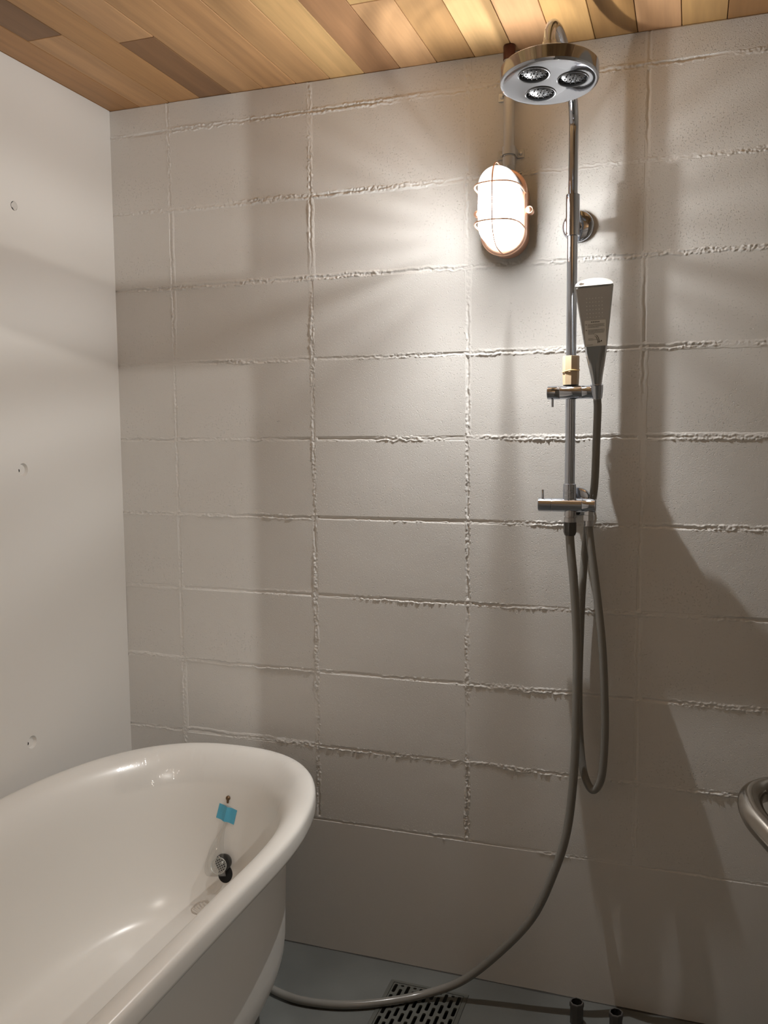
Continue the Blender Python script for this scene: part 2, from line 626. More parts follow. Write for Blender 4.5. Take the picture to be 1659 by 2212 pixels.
# ------------------------------------------------------------------ left wall, smooth, with form-tie holes
bm = B()
HOLES = [(-0.371, 1.897, 0.0008), (-0.380, 1.291, 0.007), (-0.391, 0.636, 0.007)]
S = 0.03
ys = sorted({-3.4, 0.0} | {h[0] - S for h in HOLES} | {h[0] + S for h in HOLES}, reverse=True)
zs = sorted({0.0, CEIL + 0.05} | {h[1] - S for h in HOLES} | {h[1] + S for h in HOLES})
for (yb, ya) in zip(ys[:-1], ys[1:]):
    for (za, zb) in zip(zs[:-1], zs[1:]):
        if any(ya < h[0] < yb and za < h[1] < zb and (yb - ya) <= 2 * S + 1e-6 and abs((ya + yb) / 2 - h[0]) < 1e-4 for h in HOLES):
            continue
        inside = [h for h in HOLES if za < h[1] < zb and ya < h[0] + S - 1e-5 and yb > h[0] - S + 1e-5]
        if inside:
            h = inside[0]
            if ya < h[0] + S and yb > h[0] - S:
                continue
        vs = [bm.verts.new(c) for c in ((0, yb, za), (0, ya, za), (0, ya, zb), (0, yb, zb))]
        bm.faces.new(vs)
for hy, hz, dep in HOLES:
    n = 24
    sq, c1, c2, c3 = [], [], [], []
    for k in range(n):
        t = 2 * PI * k / n
        cy, cz = math.cos(t), math.sin(t)
        m_ = max(abs(cy), abs(cz))
        sq.append((0, hy + S * cy / m_, hz + S * cz / m_))
        r1, r2 = (0.0155, 0.0125) if dep > 0.002 else (0.0108, 0.0100)
        c1.append((0, hy + r1 * cy, hz + r1 * cz))
        c2.append((-dep, hy + r2 * cy, hz + r2 * cz))
    loft(bm, [sq, c1, c2], cap0=False, cap1=False)
wall_left = struct(obj('wall_left', bm, 'smooth_wall'))
# thickness behind the hole patches
bm = B()
box(bm, (-0.12, -3.4, 0), (-0.02, 0.0, CEIL + 0.05))
obj('wall_core', bm, 'smooth_wall', wall_left)
for i, (hy, hz, dep) in enumerate(HOLES):
    bm = B()
    n = 20
    prof = [(-0.0005 - (0.0 if i == 0 else 0.0), 0.0105 if i == 0 else 0.0127)]
    R = []
    for rr, dd in ((1.0, 0.0), (0.7, 0.0008), (0.35, 0.0004)):
        R.append([(-dep + dd * (1 if i else -0.6) + 0.0004 * noise.noise((k, rr * 9, i)), hy + rr * prof[0][1] * math.cos(2 * PI * k / n) * (1 + (0.0 if i else 0.9) * noise.noise((math.cos(2 * PI * k / n) * 2, i, 3))),
                   hz + rr * prof[0][1] * math.sin(2 * PI * k / n) * (1 + (0 if i else 0.9) * noise.noise((math.sin(2 * PI * k / n) * 2, i, 8)))) for k in range(n)])
    if i == 0:
        R = [[(x + 0.0016, y, z) for x, y, z in ring] for ring in R]
    loft(bm, R, cap0=False)
    pl = obj('tie_hole_plug', bm, 'hole_filler' if i == 0 else 'smooth_wall', wall_left, smooth=60)
    if i:
        bm = B()
        ball = bmesh.ops.create_icosphere(bm, subdivisions=1, radius=0.0032)
        bmesh.ops.scale(bm, verts=bm.verts, vec=(0.4, 0.9, 1.3))
        bmesh.ops.translate(bm, verts=bm.verts, vec=(-dep + 0.0008, hy - 0.0075, hz - 0.002))
        obj('pin_hole', bm, 'dark_hole', pl, smooth=60)

# ------------------------------------------------------------------ right wall, washroom shell behind the camera
bm = B()
box(bm, (XR, YF, 0), (XR + 0.10, 0.0, CEIL + 0.05))
struct(obj('wall_right', bm, 'brown_panel'))
bm = B()
box(bm, (-0.12, -3.5, 0), (3.1, -3.4, CEIL + 0.05))
box(bm, (3.0, -3.4, 0), (3.1, YF, CEIL + 0.05))
box(bm, (XR + 0.10, YF, 0), (3.1, YF + 0.1, CEIL + 0.05))
struct(obj('wall_front', bm, 'dim_room'))
bm = B()
box(bm, (0.0, YF - 0.02, 1.818), (XR + 0.06, YF + 0.02, 1.875), 0.002)
struct(obj('trim_1', bm, 'trim_paint'))

# ------------------------------------------------------------------ floor with a drain pit
DX0, DX1, DY0, DY1 = 0.800, 1.000, -0.268, -0.070
bm = B()
fx = [0.0, DX0, DX1, 3.0]
fy = [0.0, DY1, DY0, -3.4]
for i in range(3):
    for j in range(3):
        if i == 1 and j == 1:
            continue
        bm.faces.new([bm.verts.new(c) for c in ((fx[i], fy[j + 1], 0), (fx[i + 1], fy[j + 1], 0), (fx[i + 1], fy[j], 0), (fx[i], fy[j], 0))])
bmesh.ops.remove_doubles(bm, verts=bm.verts, dist=1e-5)
floor = struct(obj('floor', bm, 'floor_mortar'))
bm = B()
box(bm, (-0.12, -3.5, -0.16), (3.1, 0.12, -0.085))
obj('floor_slab', bm, 'floor_mortar', floor)
bm = B()
pit = [(DX0, DY0), (DX1, DY0), (DX1, DY1), (DX0, DY1)]
loft(bm, [[(x, y, 0.0) for x, y in pit], [(x, y, -0.08) for x, y in pit]], cap0=False, cap1=True)
bmesh.ops.reverse_faces(bm, faces=bm.faces)
obj('drain_pit', bm, 'dark_hole', floor)
# dark sealant line along the wall foot
bm = B()
prev = None
for i in range(171):
    x = XR * i / 170
    w = 0.003 + 0.0025 * noise.noise((x * 9, 1, 1))
    cur = [bm.verts.new((x, -0.0006, w * 0.7)), bm.verts.new((x, -0.0018, 0.0012)), bm.verts.new((x, -w, 0.0004))]
    if prev:
        bm.faces.new((prev[0], prev[1], cur[1], cur[0]))
        bm.faces.new((prev[1], prev[2], cur[2], cur[1]))
    prev = cur
simple('floor_sealant', (0.045, 0.043, 0.038), 0.7)
obj('floor_sealant', bm, 'floor_sealant', floor, smooth=180)

# ------------------------------------------------------------------ ceiling boards
bm = B()
box(bm, (-0.12, -3.5, CEIL + 0.009), (3.1, 0.12, CEIL + 0.1))
ceiling = struct(obj('ceiling', bm, 'cedar_gap'))
TONE = {0: (0.40, 0.235, 0.105), 1: (0.52, 0.335, 0.175), 2: (0.47, 0.29, 0.135), 3: (0.245, 0.145, 0.075), 4: (0.50, 0.32, 0.165),
        5: (0.50, 0.315, 0.16), 6: (0.50, 0.325, 0.165), 7: (0.58, 0.41, 0.20), 8: (0.36, 0.215, 0.115), 9: (0.54, 0.355, 0.195),
        10: (0.40, 0.26, 0.125), 11: (0.60, 0.43, 0.225), 12: (0.55, 0.36, 0.205), 13: (0.55, 0.37, 0.165), 14: (0.33, 0.205, 0.085),
        15: (0.53, 0.345, 0.20), 16: (0.46, 0.31, 0.14), 17: (0.28, 0.165, 0.075), 18: (0.42, 0.27, 0.13)}
CUT = {1: (-0.413, (0.23, 0.14, 0.075)), 3: (-0.337, (0.52, 0.34, 0.185)), 9: (-0.324, (0.50, 0.36, 0.17))}
PW = 0.09
for i in range(-1, 34):
    x0, x1 = max(0.0, 0.003 + PW * i), min(3.0, 0.003 + PW * (i + 1))
    if x1 - x0 < 0.001:
        continue
    tone = TONE.get(i, [(0.50, 0.32, 0.16), (0.36, 0.22, 0.11), (0.56, 0.38, 0.2)][i % 3])
    cut, far = CUT.get(i, (-0.6 - 0.37 * ((i * 7) % 5), tone))
    runs = [(0.006, cut, tone), (cut, -3.4, far if i in CUT else [(0.50, 0.32, 0.16), (0.40, 0.25, 0.12), (0.55, 0.36, 0.19)][(i + 1) % 3])]
    if i == -1:
        runs = [(0.006, -3.4, TONE[0])]
    for (ya, yb, t) in runs:
        bm = B()
        g = 0.0007
        dz = random.uniform(-0.0003, 0.0003)
        box(bm, (x0 + g, yb + g, CEIL + dz), (x1 - g, ya - g, CEIL + 0.0095), 0.0011 if x1 - x0 > 0.01 else 0)
        obj('ceiling_board', bm, 'cedar', ceiling, at=((x0 + x1) / 2, (ya + yb) / 2, CEIL), colour=(t[0] * 1.05, t[1] * 0.94, t[2] * 0.85))

# ------------------------------------------------------------------ bathtub
TCX, TAX, TYC, TAY, TN = 0.400, 0.353, -0.64, 0.55, 2.4
TY2 = -1.10          # start of the near rounded end (out of the frame)
RIMZ = 0.572


def tub_ring(d, z, m=48, de=None, dn=None):
    """closed outline of the tub inset by d at height z (de: inset of the far end, dn: near end)"""
    de = d if de is None else de
    dn = de if dn is None else dn
    out = []
    for k in range(m + 1):
        t = PI * k / m
        c, s = math.cos(t), math.sin(t)
        out.append((TCX + (TAX - d) * math.copysign(abs(c) ** (2 / TN), c), TYC + (TAY - de) * abs(s) ** (2 / TN), z))
    for k in range(m + 1):
        t = PI + PI * k / m
        c, s = math.cos(t), math.sin(t)
        out.append((TCX + (TAX - d) * math.copysign(abs(c) ** (2 / TN), c), TY2 - (TAY - dn) * abs(s) ** (2 / TN), z))
    return out


tub = thing('bathtub', 'white enamel freestanding bathtub with rolled rim in the left corner', 'bathtub', (TCX, -0.87, 0))
# outer body
bm = B()
prof = [(0.182, 0.0), (0.172, 0.004), (0.162, 0.02), (0.150, 0.05), (0.124, 0.10), (0.097, 0.15), (0.083, 0.18), (0.076, 0.205), (0.073, 0.235), (0.071, 0.30), (0.068, 0.40), (0.064, 0.48), (0.0615, 0.5335)]
loft(bm, [tub_ring(d, z) for d, z in prof], cap1=False)
obj('outer_shell', bm, 'enamel_outer', tub, smooth=60)
# rim: thick rolled edge
bm = B()
rim = [(0.062, 0.534, 0.062), (0.030, 0.529, 0.030), (0.008, 0.5275, 0.008), (0.003, 0.529, 0.003), (0.0006, 0.533, 0.0006), (0.0, 0.538, 0.0), (0.0, 0.550, 0.0),
       (0.0003, 0.560, 0.0003), (0.0015, 0.5655, 0.0015), (0.0045, 0.5695, 0.0045), (0.009, 0.5715, 0.009), (0.016, 0.572, 0.016), (0.026, 0.5705, 0.026), (0.037, 0.566, 0.037),
       (0.048, 0.558, 0.048), (0.058, 0.547, 0.059), (0.067, 0.534, 0.069), (0.0745, 0.519, 0.0775), (0.0795, 0.502, 0.0845), (0.0835, 0.480, 0.0905), (0.0863, 0.455, 0.0955), (0.0885, 0.430, 0.1000)]
loft(bm, [tub_ring(d, z, de=e, dn=0.062 + (e - 0.062) * 1.25 if e > 0.062 else e) for d, z, e in rim], cap0=False, cap1=False)
obj('rim', bm, 'enamel', tub, smooth=60)
# inner basin
INNER = [(0.0885, 0.430, 0.1000), (0.0915, 0.39, 0.107), (0.0955, 0.34, 0.117), (0.101, 0.29, 0.130), (0.107, 0.245, 0.146), (0.116, 0.210, 0.164), (0.130, 0.190, 0.188),
         (0.150, 0.179, 0.22), (0.185, 0.175, 0.28), (0.24, 0.174, 0.36)]
bm = B()
loft(bm, [tub_ring(d, z, de=e, dn=0.062 + (e - 0.062) * 1.25) for d, z, e in INNER], cap0=False, cap1=True)
bmesh.ops.reverse_faces(bm, faces=bm.faces)
obj('basin', bm, 'enamel', tub, smooth=70)


def end_wall(x, z, off=0.0):
    """point on the far inner wall of the basin and its inward normal"""
    path_ = rim[11:] + INNER[1:]
    for (d0, z0, e0), (d1, z1, e1) in zip(path_[:-1], path_[1:]):
        if z1 <= z <= z0:
            f = (z0 - z) / (z0 - z1)
            d, e = d0 + (d1 - d0) * f, e0 + (e1 - e0) * f
            break
    u = abs(x - TCX) / (TAX - d)
    y = TYC + (TAY - e) * max(0.0, 1 - u ** TN) ** (1 / TN)
    return Vector((x, y - off, z))


def wall_normal(x, z):
    a = end_wall(x + 0.005, z) - end_wall(x - 0.005, z)
    b = end_wall(x, z + 0.005) - end_wall(x, z - 0.005)
    n = a.cross(b).normalized()
    return n if n.y < 0 else -n


def disc_on_wall(bm, x, z, off, r, n=28, dome=0.0, thick=0.0):
    c, nn = end_wall(x, z), wall_normal(x, z)
    prof = [(off, r)] if not thick else [(off, r), (off + thick, r)]
    prof += [(off + thick + dome * 0.6, r * 0.6), (off + thick + dome, r * 0.15)]
    lathe(bm, c, nn, prof, n)
    return c, nn


HX = 0.412
bm = B()
c, nn = end_wall(HX, 0.467), wall_normal(HX, 0.467)
lathe(bm, c, nn, [(-0.001, 0.0058), (0.003, 0.0058), (0.006, 0.004), (0.0065, 0.001)], 14)
cyl(bm, c + nn * 0.003 + Vector((0, 0, -0.003)), c + nn * 0.004 + Vector((0.000, 0, -0.0125)), 0.0032, 0.0026, 10)
obj('chain_hook', bm, 'hook_brass', tub, smooth=50)['label'] = 'small brown hook on the inner end wall'
bm = B()
hrings = []
for rr_ in (0.0205, 0.0198, 0.012, 0.004):
    hrings.append([end_wall(0.420 + rr_ * math.cos(2 * PI * k / 28), 0.290 + rr_ * math.sin(2 * PI * k / 28))
                   + wall_normal(0.420, 0.290) * (0.0002 if rr_ > 0.02 else 0.0012) for k in range(28)])
loft(bm, hrings, cap0=False)
obj('drain_hole', bm, 'dark_hole', tub, smooth=60)['label'] = 'dark round drain opening in the end wall'

# blue tape, stuck under the hook
bm = B()
g = []
tw, th, ang = 0.052, 0.036, -0.20
for j in range(7):
    row = []
    for i in range(11):
        u, v = (i / 10 - 0.5) * tw, (j / 6 - 0.5) * th
        x = HX - 0.001 + u * math.cos(ang) - v * math.sin(ang)
        z = 0.4290 + u * math.sin(ang) + v * math.cos(ang) + 0.0005 * random.uniform(-1, 1) * (i in (0, 10))
        bulge = 0.0065 * math.exp(-((u + 0.001) / 0.006) ** 2)
        row.append(end_wall(x, z) + wall_normal(x, z) * (0.0012 + bulge))
    g.append(row)
V = [[bm.verts.new(p) for p in r] for r in g]
V2 = [[bm.verts.new(p + Vector((0, 0.0005, 0))) for p in r] for r in g]
for j in range(6):
    for i in range(10):
        bm.faces.new((V[j][i], V[j][i + 1], V[j + 1][i + 1], V[j + 1][i]))
        bm.faces.new((V2[j][i], V2[j + 1][i], V2[j + 1][i + 1], V2[j][i + 1]))
rimv = [(0, i) for i in range(11)] + [(j, 10) for j in range(1, 7)] + [(6, i) for i in range(9, -1, -1)] + [(j, 0) for j in range(5, 0, -1)]
for k in range(len(rimv)):
    a, b = rimv[k], rimv[(k + 1) % len(rimv)]
    bm.faces.new((V[a[0]][a[1]], V2[a[0]][a[1]], V2[b[0]][b[1]], V[b[0]][b[1]]))
tag(obj('masking_tape', bm, 'blue_tape', smooth=60), 'piece of blue tape stuck inside the far end of the bathtub', 'tape')

# rubber plug and strainer, both in a clear bag hanging from the tape
PX, PZ = 0.4185, 0.318
plug = thing('rubber_plug', 'round black rubber plug behind the metal strainer in the clear bag', 'plug', end_wall(PX, PZ))
bm = B()
c, nn = end_wall(PX, PZ), wall_normal(PX, PZ)
lathe(bm, c, nn, [(0.002, 0.017), (0.004, 0.0185), (0.014, 0.0208), (0.0165, 0.0205), (0.0175, 0.0185), (0.0165, 0.017), (0.0165, 0.004)], 32)
obj('stopper', bm, 'black_rubber_and_shade', plug, smooth=40)
bm = B()
lathe(bm, c, nn, [(0.0165, 0.0045), (0.021, 0.004), (0.0225, 0.002)], 14)
obj('knob', bm, 'strainer_metal', plug, smooth=50)

SX, SZ = 0.4195, 0.314
c, nn = end_wall(SX, SZ), Vector((0.34, -0.84, 0.42)).normalized()
c = c + wall_normal(SX, SZ) * 0.036
st = thing('drain_strainer', 'small round metal strainer with a mesh grid in the clear bag', 'strainer', c)
aa, bb = frame_of(nn)
RS = 0.0186
bm = B()
ring = [c + RS * (math.cos(t) * aa + math.sin(t) * bb) for t in [2 * PI * k / 32 for k in range(33)]]
rings = []
for k in range(32):
    t = 2 * PI * k / 32
    o_ = math.cos(t) * aa + math.sin(t) * bb
    rings.append([c + o_ * (RS + du) + nn * dv for du, dv in ((-0.0012, 0), (0.0004, 0), (0.0008, 0.001), (0.0, 0.0018), (-0.0012, 0.0014))])
loft(bm, rings, loop=True)
obj('ring', bm, 'strainer_metal', st, smooth=50)
rot = 0.45
ga = aa * math.cos(rot) + bb * math.sin(rot)
gb = -aa * math.sin(rot) + bb * math.cos(rot)
for dirs in ((ga, gb), (gb, ga)):
    for k in range(-3, 4):
        q = k * 0.0050
        L = math.sqrt(max(0, (RS - 0.0015) ** 2 - q * q))
        if L < 0.003:
            continue
        bm = B()
        pts = [c + dirs[1] * q + dirs[0] * (L * s) + nn * 0.0005 for s in (-1, 1)]
        tube(bm, pts, 0.0005, 6)
        obj('wire', bm, 'strainer_metal', st)

# the clear bag: gathered at the tape, wide at the bottom
bm = B()
rows = []
TOPC, BOTC = Vector((0.411, 0, 0.410)), Vector((0.4005, 0, 0.282))
for j in range(17):
    f = j / 16
    zc = TOPC.z + (BOTC.z - TOPC.z) * f
    xc = TOPC.x + (BOTC.x - TOPC.x) * f ** 0.8 - 0.006 * math.sin(PI * f)
    hw = 0.0045 + 0.0225 * min(1, max(0, (f - 0.12) / 0.55)) ** 1.2
    th_ = 0.0025 + 0.0165 * math.sin(PI * min(1, max(0.0, (f - 0.1) / 1.0))) ** 0.9 + 0.004 * f
    if f > 0.96:
        th_ = 0.006
    ring = []
    n = 24
    for k in range(n):
        t = 2 * PI * k / n
        wr = 1 + 0.18 * noise.noise((math.cos(t) * 2.5, f * 5, math.sin(t) * 2.5))
        x = xc + hw * math.cos(t) * wr
        z = zc + 0.004 * math.cos(t) * f * 0.8
        ring.append(end_wall(x, z) + wall_normal(x, z) * (0.0015 + th_ * 0.85 * (1 + math.sin(t)) * wr))
    rows.append(ring)
loft(bm, rows, cap0=False, cap1=True)
bag = tag(obj('plastic_bag', bm, 'bag_plastic', smooth=80), 'clear plastic bag hanging from the blue tape inside the bathtub', 'bag')

# protective film on the far rim
bm = B()
path = [(0.010, 0.5720), (0.022, 0.5725), (0.036, 0.5675), (0.052, 0.5550), (0.066, 0.5370), (0.0750, 0.519), (0.0810, 0.497)]
m = 128
rows = []
for i in range(m + 1):
    t = PI * (0.24 + 0.54 * i / m)
    row = []
    for j, (d, z) in enumerate(path):
        dd = d
        c_, s_ = math.cos(t), math.sin(t)
        p = Vector((TCX + (TAX - dd) * math.copysign(abs(c_) ** (2 / TN), c_), TYC + (TAY - dd * 1.04) * abs(s_) ** (2 / TN), z))
        nrm = Vector((-(p.x - TCX) * 0.6, -(p.y - TYC) * 0.6, 0)).normalized() * (0.15 + 0.12 * j) + Vector((0, 0, 1 - 0.12 * j))
        nrm.normalize()
        ridge = abs(noise.noise((i * 0.16 + j * 0.35, j * 0.55, 4.0)))
        ridge2 = max(0, 1 - abs(noise.noise((i * 0.11 - j * 0.28, 2.0, j * 0.1))) * 7)
        fine = noise.noise((i * 0.55, j * 1.3, 8.0))
        p += nrm * (0.0022 + 0.0040 * ridge + 0.0050 * ridge2 + 0.0014 * (1 + fine))
        row.append(bm.verts.new(p))
    rows.append(row)
for i in range(m):
    for j in range(len(path) - 1):
        bm.faces.new((rows[i][j], rows[i + 1][j], rows[i + 1][j + 1], rows[i][j + 1]))
tag(obj('protective_film', bm, 'protective_film', smooth=55), 'wrinkled clear protective film clinging to the far rim of the bathtub', 'film')

# ------------------------------------------------------------------ bulkhead lamp on the wall
LX, LZ = 1.075, 1.858


def pill(hw, hh, y, n=40, cx=LX, cz=LZ):
    out = []
    st_ = hh - hw
    for k in range(n):
        t = 2 * PI * k / n
        c, s = math.cos(t), math.sin(t)
        out.append((cx + hw * c, y, cz + hw * s + (st_ if s > 1e-6 else -st_ if s < -1e-6 else 0)))
    return out


lamp = thing('bulkhead_lamp', 'lit oval copper bulkhead lamp with caged glass on the block wall', 'lamp', (LX, 0, LZ))
bm = B()
loft(bm, [pill(0.046, 0.088, -0.0005), pill(0.048, 0.090, -0.006), pill(0.0465, 0.0885, -0.050), pill(0.0465, 0.0885, -0.0585)])
obj('housing', bm, 'copper', lamp, smooth=40)
bm = B()
loft(bm, [pill(0.0460, 0.0880, -0.0578), pill(0.0527, 0.0945, -0.0585), pill(0.0533, 0.095, -0.063), pill(0.0520, 0.0937, -0.0675), pill(0.0493, 0.091, -0.0695), pill(0.0448, 0.0865, -0.0695), pill(0.0438, 0.0855, -0.064)], cap0=False)
obj('rim', bm, 'copper', lamp, smooth=40)
bm = B()
dome = [(0.0425, 0.0842, -0.064), (0.0425, 0.0842, -0.108), (0.0417, 0.0833, -0.130), (0.0392, 0.080, -0.147), (0.034, 0.0735, -0.161), (0.026, 0.0635, -0.171), (0.015, 0.0505, -0.177), (0.005, 0.0395, -0.178)]
loft(bm, [pill(a, b, y) for a, b, y in dome], cap0=False)
obj('glass_globe', bm, 'ribbed_glass', lamp, smooth=180)
# guard: two hoops across, one bar from top to bottom
for hz in (0.038, -0.040):
    bm = B()
    pts = [(LX - 0.050, -0.062, LZ + hz), (LX - 0.050, -0.110, LZ + hz), (LX - 0.0465, -0.147, LZ + hz), (LX - 0.032, -0.174, LZ + hz), (LX, -0.1835, LZ + hz),
           (LX + 0.032, -0.174, LZ + hz), (LX + 0.0465, -0.147, LZ + hz), (LX + 0.050, -0.110, LZ + hz), (LX + 0.050, -0.062, LZ + hz)]
    tube(bm, catmull(pts, 5), 0.0020, 8)
    obj('guard_bar', bm, 'copper', lamp, smooth=60)
bm = B()
pts = [(LX, -0.062, LZ + 0.0915), (LX, -0.110, LZ + 0.0910), (LX, -0.149, LZ + 0.0855), (LX, -0.177, LZ + 0.064), (LX, -0.1875, LZ + 0.028), (LX, -0.1875, LZ - 0.028),
       (LX, -0.177, LZ - 0.064), (LX, -0.149, LZ - 0.0855), (LX, -0.110, LZ - 0.0910), (LX, -0.062, LZ - 0.0915)]
tube(bm, catmull(pts, 5), 0.0015, 8)
obj('guard_bar', bm, 'copper', lamp, smooth=60)
for sx in (-1, 1):
    bm = B()
    cyl(bm, (LX + sx * 0.046, -0.060, LZ), (LX + sx * 0.058, -0.060, LZ), 0.0055, n=14)
    cyl(bm, (LX + sx * 0.0585, -0.072, LZ), (LX + sx * 0.0585, -0.050, LZ), 0.0078, 0.0078, 16)
    lathe(bm, (LX + sx * 0.0585, -0.072, LZ), (0, -1, 0), [(0, 0.0062), (0.004, 0.0056), (0.0065, 0.0025)], 14)
    obj('side_screw', bm, 'copper', lamp, smooth=40)
# lamp holder and filament tube
bm = B()
lathe(bm, (LX, -0.0585, LZ), (0, -1, 0), [(0, 0.017), (0.020, 0.016), (0.026, 0.010)], 20)
obj('lamp_holder', bm, 'white_plastic_and_sheen', lamp, smooth=40)
bm = B()
bmesh.ops.create_uvsphere(bm, u_segments=12, v_segments=8, radius=1.0)
bmesh.ops.scale(bm, verts=bm.verts, vec=(0.0045, 0.0045, 0.0035))
bmesh.ops.translate(bm, verts=bm.verts, vec=(LX, -0.145, LZ - 0.026))
obj('bulb', bm, 'lamp_filament', lamp, smooth=180)

# conduit from the ceiling down to the lamp
cond = thing('conduit_pipe', 'galvanised conduit pipe running from the ceiling down to the lamp', 'pipe', (1.083, -0.03, 1.95))
CX, CY = 1.0795, -0.030
bm = B()
cyl(bm, (CX, CY, 1.955), (CX, CY, CEIL - 0.02), 0.0122, n=24)
obj('tube', bm, 'galvanised', cond, smooth=50)
bm = B()
lathe(bm, (CX, CY, CEIL - 0.032), (0, 0, 1), [(0, 0.0135), (0.029, 0.0135), (0.0318, 0.012)], 24)
obj('end_cap', bm, 'brown_plastic', cond, smooth=40)['label'] = 'dark red-brown cap at the top'
bm = B()
lathe(bm, (CX, CY, 1.952), (0, 0, 1), [(0, 0.0135), (0.004, 0.0155), (0.014, 0.0155), (0.016, 0.0135)], 6)
lathe(bm, (CX, CY, 1.966), (0, 0, 1), [(0, 0.0142), (0.02, 0.0142), (0.022, 0.0125)], 24)
obj('connector', bm, 'galvanised', cond, smooth=30)
for cz in (2.000, 2.128):
    bm = B()
    # saddle: two ears and a half loop
    box(bm, (CX - 0.030, -0.0035, cz - 0.009), (CX - 0.012, -0.0010, cz + 0.009), 0.0005)
    box(bm, (CX + 0.012, -0.0035, cz - 0.009), (CX + 0.030, -0.0010, cz + 0.009), 0.0005)
    arc = [(CX - 0.0135, -0.002)] + [(CX - 0.0137 * math.cos(t), CY - 0.0137 * math.sin(t)) for t in [PI * k / 12 for k in range(13)]] + [(CX + 0.0135, -0.002)]
    rings = []
    for k, (x, y) in enumerate(arc):
        o_ = Vector((x - CX, y - CY, 0))
        o_ = o_.normalized() * 0.0014 if abs(o_.length) > 0.001 and 0 < k < len(arc) - 1 else Vector((0.0014 * (1 if x > CX else -1), 0, 0))
        rings.append([(x, y, cz - 0.009), (x + o_.x, y + o_.y, cz - 0.009), (x + o_.x, y + o_.y, cz + 0.009), (x, y, cz + 0.009)])
    loft(bm, rings)
    sad = obj('saddle_clip', bm, 'galvanised', cond, smooth=40)
    for sx in (-0.022, 0.022):
        bm = B()
        lathe(bm, (CX + sx, -0.0035, cz), (0, -1, 0), [(0, 0.0042), (0.0015, 0.0036), (0.0022, 0.0015)], 12)
        obj('screw', bm, 'galvanised', sad, smooth=40)

# ------------------------------------------------------------------ shower column
RX, RY = 1.228, -0.070
col = thing('shower_column', 'chrome shower column with round overhead rose on the block wall', 'shower', (RX, 0, 1.2))
bm = B()
cyl(bm, (RX, RY, 1.235), (RX, RY, 1.82), 0.0113, n=28)
obj('riser_pipe', bm, 'chrome', col, smooth=60)
HC = Vector((1.228, -0.420, 1.9885))               # centre of the rose face
hn = Vector((0.02, -0.09, -1)).normalized()     # the way it faces
neck = HC - hn * 0.058
bm = B()
pts = [(RX, RY, 1.80), (RX, RY, 1.92), (RX, RY, 2.005)]
for k in range(0, 11):
    t = PI * k / 10
    f = (1 - math.cos(t)) / 2
    base = Vector((RX, RY, 2.030)).lerp(Vector((neck.x, neck.y, neck.z + 0.012)), f)
    pts.append(base + Vector((0, 0, 0.080 * math.sin(t))))
pts.append(tuple(neck + Vector((0, 0, 0.004))))
tube(bm, catmull(pts, 4), 0.0103, 20)
obj('gooseneck_arm', bm, 'chrome', col, smooth=60)
# rose
bm = B()
ra, rb = frame_of(hn)
RR = 0.0868


def rose(u, v, h):
    """u to the right, v towards the camera, h along the face normal"""
    ex = (Vector((1, 0, 0)) - hn * hn.x).normalized()
    ey = hn.cross(ex)
    if ey.y > 0:
        ey = -ey
    return HC + ex * u + ey * v + hn * h


def rose_ring(r, h, n=64, cu=0.0, cv=0.0):
    return [rose(cu + r * math.cos(2 * PI * k / n), cv + r * math.sin(2 * PI * k / n), h) for k in range(n)]


HOL = [(0.048 * RR / 0.1, 0.0), (-0.024 * RR / 0.1, 0.0416 * RR / 0.1), (-0.024 * RR / 0.1, -0.0416 * RR / 0.1)]
HR = 0.0325 * RR / 0.1
# side and top shell
loft(bm, [rose_ring(0.016, -0.050), rose_ring(0.022, -0.040), rose_ring(0.045, -0.031), rose_ring(0.080, -0.0275), rose_ring(RR - 0.002, -0.0265), rose_ring(RR, -0.0245), rose_ring(RR, -0.0238), rose_ring(RR, -0.0037), rose_ring(RR, -0.003), rose_ring(RR - 0.0012, -0.0005), rose_ring(RR - 0.004, 0.0004), rose_ring(RR - 0.0075, -0.0006)], cap0=True, cap1=False)
